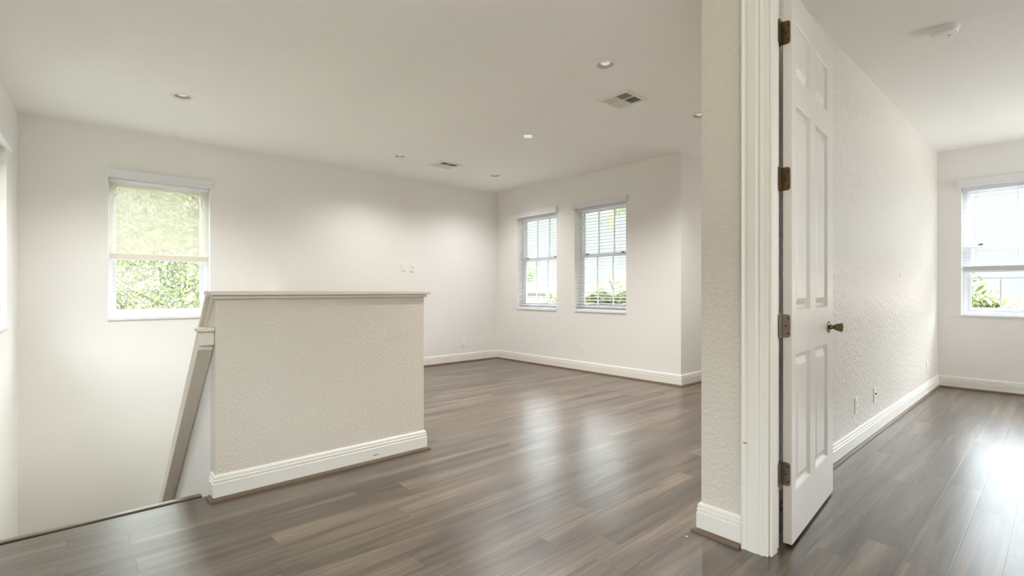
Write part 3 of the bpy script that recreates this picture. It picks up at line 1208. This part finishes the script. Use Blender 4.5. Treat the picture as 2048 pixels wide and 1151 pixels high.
# ------------------------------------------------------------------ wall plates
def plate(name, origin, rz, kind, label, cat, group=None):
    """Local x along the wall, y into the wall, plate stands off towards -y."""
    r = empty(name, origin, rz)
    tag(r, label, cat, group)
    w_, h_ = (0.035, 0.0575)
    bm = bmesh.new()
    box(bm, -w_, w_, -0.006, 0.0, -h_, h_)
    obj('cover_plate', bm, M['plate'], r, bevel=0.003)
    bm = bmesh.new()
    if kind == 'outlet':
        for s in (-1, 1):
            lathe(bm, [(0, 0), (0.0165, 0), (0.0165, .0022), (0.015, .003), (0, .003)], 24,
                  Matrix.Translation((0, -0.0055, s * 0.0195)) @ Matrix.Rotation(PI / 2, 4, 'X'))
        f = obj('receptacle', bm, M['plate'], r)
        for s in (-1, 1):
            bm = bmesh.new()
            z = s * 0.0195
            box(bm, -.0075, -.0055, -0.0092, -0.0083, z - .003, z + .007)
            box(bm, .0055, .0075, -0.0092, -0.0083, z - .002, z + .006)
            box(bm, -.002, .002, -0.0092, -0.0083, z - .011, z - .007)
            obj('socket_slots', bm, M['slot'], f)
    elif kind == 'rocker':
        box(bm, -.0165, .0165, -0.0085, -0.005, -.033, .033)
        obj('rocker', bm, M['plate'], r, bevel=0.002)
    elif kind == 'cable':
        lathe(bm, [(0, 0), (0.0065, 0), (0.0065, .006), (0.004, .008), (0, .008)], 16,
              Matrix.Translation((0, -0.006, 0.012)) @ Matrix.Rotation(PI / 2, 4, 'X'))
        obj('cable_jack', bm, M['slot'], r)
        bm = bmesh.new()
        box(bm, -.006, .006, -0.0075, -0.0055, -.028, -.016)
        obj('data_port', bm, M['baffle'], r)
    return r


plate('light_switch', (3.589, YA, 1.457), 0, 'rocker', 'pale wall switch on the back wall, left of the plate with a black jack', 'switch')
plate('cable_plate', (3.736, YA, 1.452), 0, 'cable', 'white wall plate with a black jack high on the back wall', 'wall plate')
plate('wall_outlet', (4.652, YA, 0.30), 0, 'outlet', 'white outlet low on the back wall near the far corner', 'outlet', 'electrical outlets')
plate('wall_outlet', (XB, 4.481, 0.295), -PI / 2, 'outlet', 'white outlet low on the loft wall under the window with palm fronds', 'outlet', 'electrical outlets')
plate('wall_outlet', (4.207, 1.0, 0.30), 0, 'outlet', 'outlet on the satin bedroom wall nearest the open door', 'outlet', 'electrical outlets')
plate('cable_plate', (4.724, 1.0, 0.30), 0, 'cable', 'narrow looking wall plate on the satin bedroom wall, second from the open door', 'wall plate')
plate('wall_outlet', (6.944, 1.0, 0.287), 0, 'outlet', 'outlet on the satin bedroom wall beside the far corner', 'outlet', 'electrical outlets')

# small scars and dirt that the place shows


def blob(name, loc, rot, sx, sy, m, label, cat):
    bm = bmesh.new()
    n = 11
    c = bm.verts.new((0, 0, 0.0012))
    rr = [0.75 + random.random() * 0.45 for _ in range(n)]
    ring = [bm.verts.new((sx * rr[i] * math.cos(2 * PI * i / n), sy * rr[i] * math.sin(2 * PI * i / n), 0.0002)) for i in range(n)]
    for i in range(n):
        bm.faces.new((c, ring[i], ring[(i + 1) % n]))
    o = obj(name, bm, m, smooth=True)
    o.location = loc
    o.rotation_euler = rot
    return tag(o, label, cat)


blob('wall_scar', (5.626, 0.9998, 1.262), (PI / 2, 0, 0), 0.022, 0.022, M['baffle'], 'small grey patch mark midway along the satin bedroom wall', 'mark')
blob('wall_scar', (6.69, 0.9998, 1.572), (PI / 2, 0, 0), 0.018, 0.020, M['vent'], 'fainter patch mark high up near the bedroom corner', 'mark')
blob('scuff_mark', (1.505, 3.0142, 0.046), (PI / 2, 0, 0), 0.020, 0.0035, M['dirt'], 'short grey scuff on the baseboard of the half wall', 'mark')
blob('scuff_mark', (2.1833, 0.925, 0.462), (PI / 2, 0, -PI / 2), 0.012, 0.003, M['dirt'], 'short dark scuff on the fluted casing at knee height', 'mark')
bm = bmesh.new()
bmesh.ops.create_icosphere(bm, subdivisions=1, radius=0.006)
for v in bm.verts:
    v.co.z = max(-0.002, v.co.z * .6)
    v.co.x *= random.uniform(.7, 1.3)
o = obj('paint_chip', bm, M['chip'])
o.location = (2.10, 1.15, 0.0022)
tag(o, 'tiny pale chip lying on the floor beside the doorway wall shoe moulding', 'debris')


# ------------------------------------------------------------------ outside
GZ = -3.0
struct(nbox('ground', -30, 60, -30, 60, GZ - .2, GZ, M['grass']))


def leaves(name, n, center, rad, size, m, parent, shell=0.5, aspect=1.9, squash=1.0, clumps=0):
    vs, fs = [], []
    cl = []
    for _ in range(clumps):
        while True:
            p = Vector((random.uniform(-1, 1), random.uniform(-1, 1), random.uniform(-1, 1)))
            if shell * .8 < p.length < 1:
                break
        cl.append(p)
    for _ in range(n):
        if cl:
            c0 = random.choice(cl)
            p = c0 + Vector((random.gauss(0, 1), random.gauss(0, 1), random.gauss(0, 1))) * 0.11
        else:
            while True:
                p = Vector((random.uniform(-1, 1), random.uniform(-1, 1), random.uniform(-1, 1)))
                if shell < p.length < 1:
                    break
        pos = Vector((center[0] + p.x * rad[0], center[1] + p.y * rad[1], center[2] + p.z * rad[2]))
        s = size * random.uniform(.6, 1.25)
        R = Euler((random.uniform(-1.1, 1.1), random.uniform(-1.1, 1.1), random.uniform(0, 6.28))).to_matrix()
        pts = [(-s * aspect, 0, 0), (-s * .5, -s * .62, s * .12), (s * .7, -s * .5, s * .1), (s * aspect, 0, -s * .15),
               (s * .7, s * .5, s * .1), (-s * .5, s * .62, s * .12)]
        i0 = len(vs)
        vs += [tuple(pos + R @ Vector(q_)) for q_ in pts]
        fs += [(i0, i0 + 1, i0 + 2, i0 + 3), (i0, i0 + 3, i0 + 4, i0 + 5)]
    return pydata(name, vs, fs, m, parent)


def tree(name, x, y, z_c, rad, n, size, m, label, group=None, clumps=60):
    r = empty(name, (x, y, GZ))
    tag(r, label, 'tree', group)
    bm = bmesh.new()
    tube(bm, [(0, 0, 0), (0.08, 0.04, 1.2), (0.02, -0.05, (z_c - GZ) * .7), (0.1, 0.0, z_c - GZ + rad[2] * .4)],
         [0.16, 0.12, 0.09, 0.03], 9)
    obj('trunk', bm, M['bark'], r, smooth=True)
    bm = bmesh.new()
    for k in range(14):
        a = random.uniform(0, 6.28)
        h0 = (z_c - GZ) * random.uniform(.5, .95)
        L_ = random.uniform(.5, .9)
        p1 = (math.cos(a) * rad[0] * L_, math.sin(a) * rad[1] * L_, h0 + rad[2] * random.uniform(.1, .7))
        p0 = (0.03, 0, h0 - .2)
        mid_ = ((p0[0] + p1[0]) / 2 + .1, (p0[1] + p1[1]) / 2 - .1, (p0[2] + p1[2]) / 2 - .12)
        tube(bm, [p0, mid_, p1], [0.04, 0.026, 0.008], 6)
    obj('branches', bm, M['bark'], r, smooth=True)
    leaves('foliage', n, (0, 0, z_c - GZ), rad, size, m, r, clumps=clumps)
    return r


def palm(x, y, zc, nf, flen, label, droop=1.0, up=0.5, seed=1, width=0.5):
    rnd = random.Random(seed)
    r = empty('palm_tree', (x, y, GZ))
    tag(r, label, 'palm tree')
    H = zc - GZ
    bm = bmesh.new()
    pts = [(0.12 * math.sin(k * .5), 0, H * k / 8) for k in range(9)]
    tube(bm, pts, [0.16 - 0.005 * k for k in range(9)], 12)
    obj('trunk', bm, M['palmbark'], r, smooth=True)
    for k in range(nf):
        a = 2 * PI * k / nf + rnd.uniform(-.2, .2)
        el = rnd.uniform(-.1, 1.2) * up + .15
        L_ = flen * rnd.uniform(.8, 1.1)
        N = 22
        spine = []
        px, pz, ang = 0.0, 0.0, el
        for i in range(N + 1):
            spine.append(Vector((px * math.cos(a), px * math.sin(a), H + pz)))
            px += math.cos(ang) * L_ / N
            pz += math.sin(ang) * L_ / N
            ang -= droop * 1.7 / N * (0.4 + i / N)
        vs, fs = [], []
        side = Vector((-math.sin(a), math.cos(a), 0))
        for i in range(N):
            d = (spine[i + 1] - spine[i]).normalized()
            nrm = side.cross(d)
            for q_ in (-1, 1):     # rachis strips
                pass
            i0 = len(vs)
            wv = side * 0.010
            hv = nrm * 0.010
            vs += [tuple(spine[i] - wv), tuple(spine[i] + wv), tuple(spine[i + 1] + wv), tuple(spine[i + 1] - wv),
                   tuple(spine[i] - hv), tuple(spine[i + 1] - hv)]
            fs += [(i0, i0 + 1, i0 + 2, i0 + 3), (i0, i0 + 3, i0 + 5, i0 + 4), (i0 + 1, i0 + 4, i0 + 5, i0 + 2)]
            if i < 3:
                continue
            for half in (0.0, 0.5):
                base = spine[i].lerp(spine[i + 1], half)
                t_ = (i + half) / N
                ll = width * L_ * .5 * math.sin(PI * min(1, t_ * .95 + .08)) ** .6
                for s in (-1, 1):
                    dirv = (side * s * 1.0 + d * 0.75 + Vector((0, 0, rnd.uniform(-.25, .1)))).normalized()
                    tip = base + dirv * ll + Vector((0, 0, -ll * .28))
                    mid_ = base + dirv * ll * .5 + Vector((0, 0, -ll * .05))
                    wd = d * 0.030
                    i0 = len(vs)
                    vs += [tuple(base - wd * .6), tuple(base + wd * .6), tuple(mid_ + wd), tuple(mid_ - wd), tuple(tip)]
                    fs += [(i0, i0 + 1, i0 + 2, i0 + 3), (i0 + 3, i0 + 2, i0 + 4)]
        pydata('frond', vs, fs, M['palm'], r)
    return r


tree('broadleaf_tree', 1.9, 12.6, 1.0, (4.2, 2.2, 4.0), 115000, 0.0245, M['leaf'],
     'bright green leafy tree outside the stairwell window', clumps=520)
palm(9.4, 6.85, 0.45, 19, 2.0, 'low palm with upright fronds outside the second loft window', up=1.0, droop=.8, seed=3)
palm(12.6, 7.4, 3.9, 16, 2.4, 'taller palm with drooping fronds outside the top of the second loft window', up=.6, droop=1.6, seed=8)
tree('shrub_tree', 13.0, 11.6, -0.3, (1.5, 1.5, 1.3), 3500, 0.07, M['leaf'], 'rounded garden tree outside the first loft window', clumps=70)
for i, (tx, ty, tz, rr, lab) in enumerate([
        (24, 29.5, 1.0, 4.2, 'distant grey green tree row beyond the white house, left part'),
        (34, 20.5, 0.8, 4.4, 'distant grey green tree row beyond the white house, right part')]):
    tree('distant_tree', tx, ty, tz, (rr, rr, 2.6), 4200, 0.16, M['leaf_far'], lab, clumps=90)
tree('garden_tree', 13.2, 1.45, 0.1, (1.1, 0.95, 1.5), 5200, 0.05, M['leaf'], 'leafy tree outside the bedroom window', clumps=80)


def house(name, x0, x1, y0, y1, z1, wall_m, roof_m, label, rise=1.6):
    r = empty(name, ((x0 + x1) / 2, (y0 + y1) / 2, GZ))
    tag(r, label, 'house')
    hx, hy = (x1 - x0) / 2, (y1 - y0) / 2
    bm = bmesh.new()
    box(bm, -hx, hx, -hy, hy, 0, z1 - GZ)
    obj('wall', bm, wall_m, r)
    bm = bmesh.new()
    o_ = .45
    zz = z1 - GZ
    v = [bm.verts.new(p) for p in ((-hx - o_, -hy - o_, zz), (hx + o_, -hy - o_, zz), (hx + o_, hy + o_, zz), (-hx - o_, hy + o_, zz),
                                   (-hx * .3, -hy * .3, zz + rise), (hx * .3, -hy * .3, zz + rise), (hx * .3, hy * .3, zz + rise), (-hx * .3, hy * .3, zz + rise))]
    for q_ in ((0, 3, 2, 1), (4, 5, 6, 7), (0, 1, 5, 4), (1, 2, 6, 5), (2, 3, 7, 6), (3, 0, 4, 7)):
        bm.faces.new([v[i] for i in q_])
    obj('roof', bm, roof_m, r)
    for k in range(3):
        yc = -hy + (k + .5) * 2 * hy / 3
        bm = bmesh.new()
        box(bm, -hx - .04, -hx + .02, yc - .5, yc + .5, zz - 2.2, zz - .9)
        obj('window', bm, M['winglass'], r)
    return r


house('neighbor_house', 15.5, 21, 14.6, 21.5, 1.05, M['stucco_w'], M['stucco_w'], 'pale neighbouring house outside the first loft window', .5)
house('peach_house', 17.0, 24, -6.0, 1.62, 0.55, M['stucco_p'], M['tile'], 'peach stucco house with clay tile roof outside the bedroom window', .9)
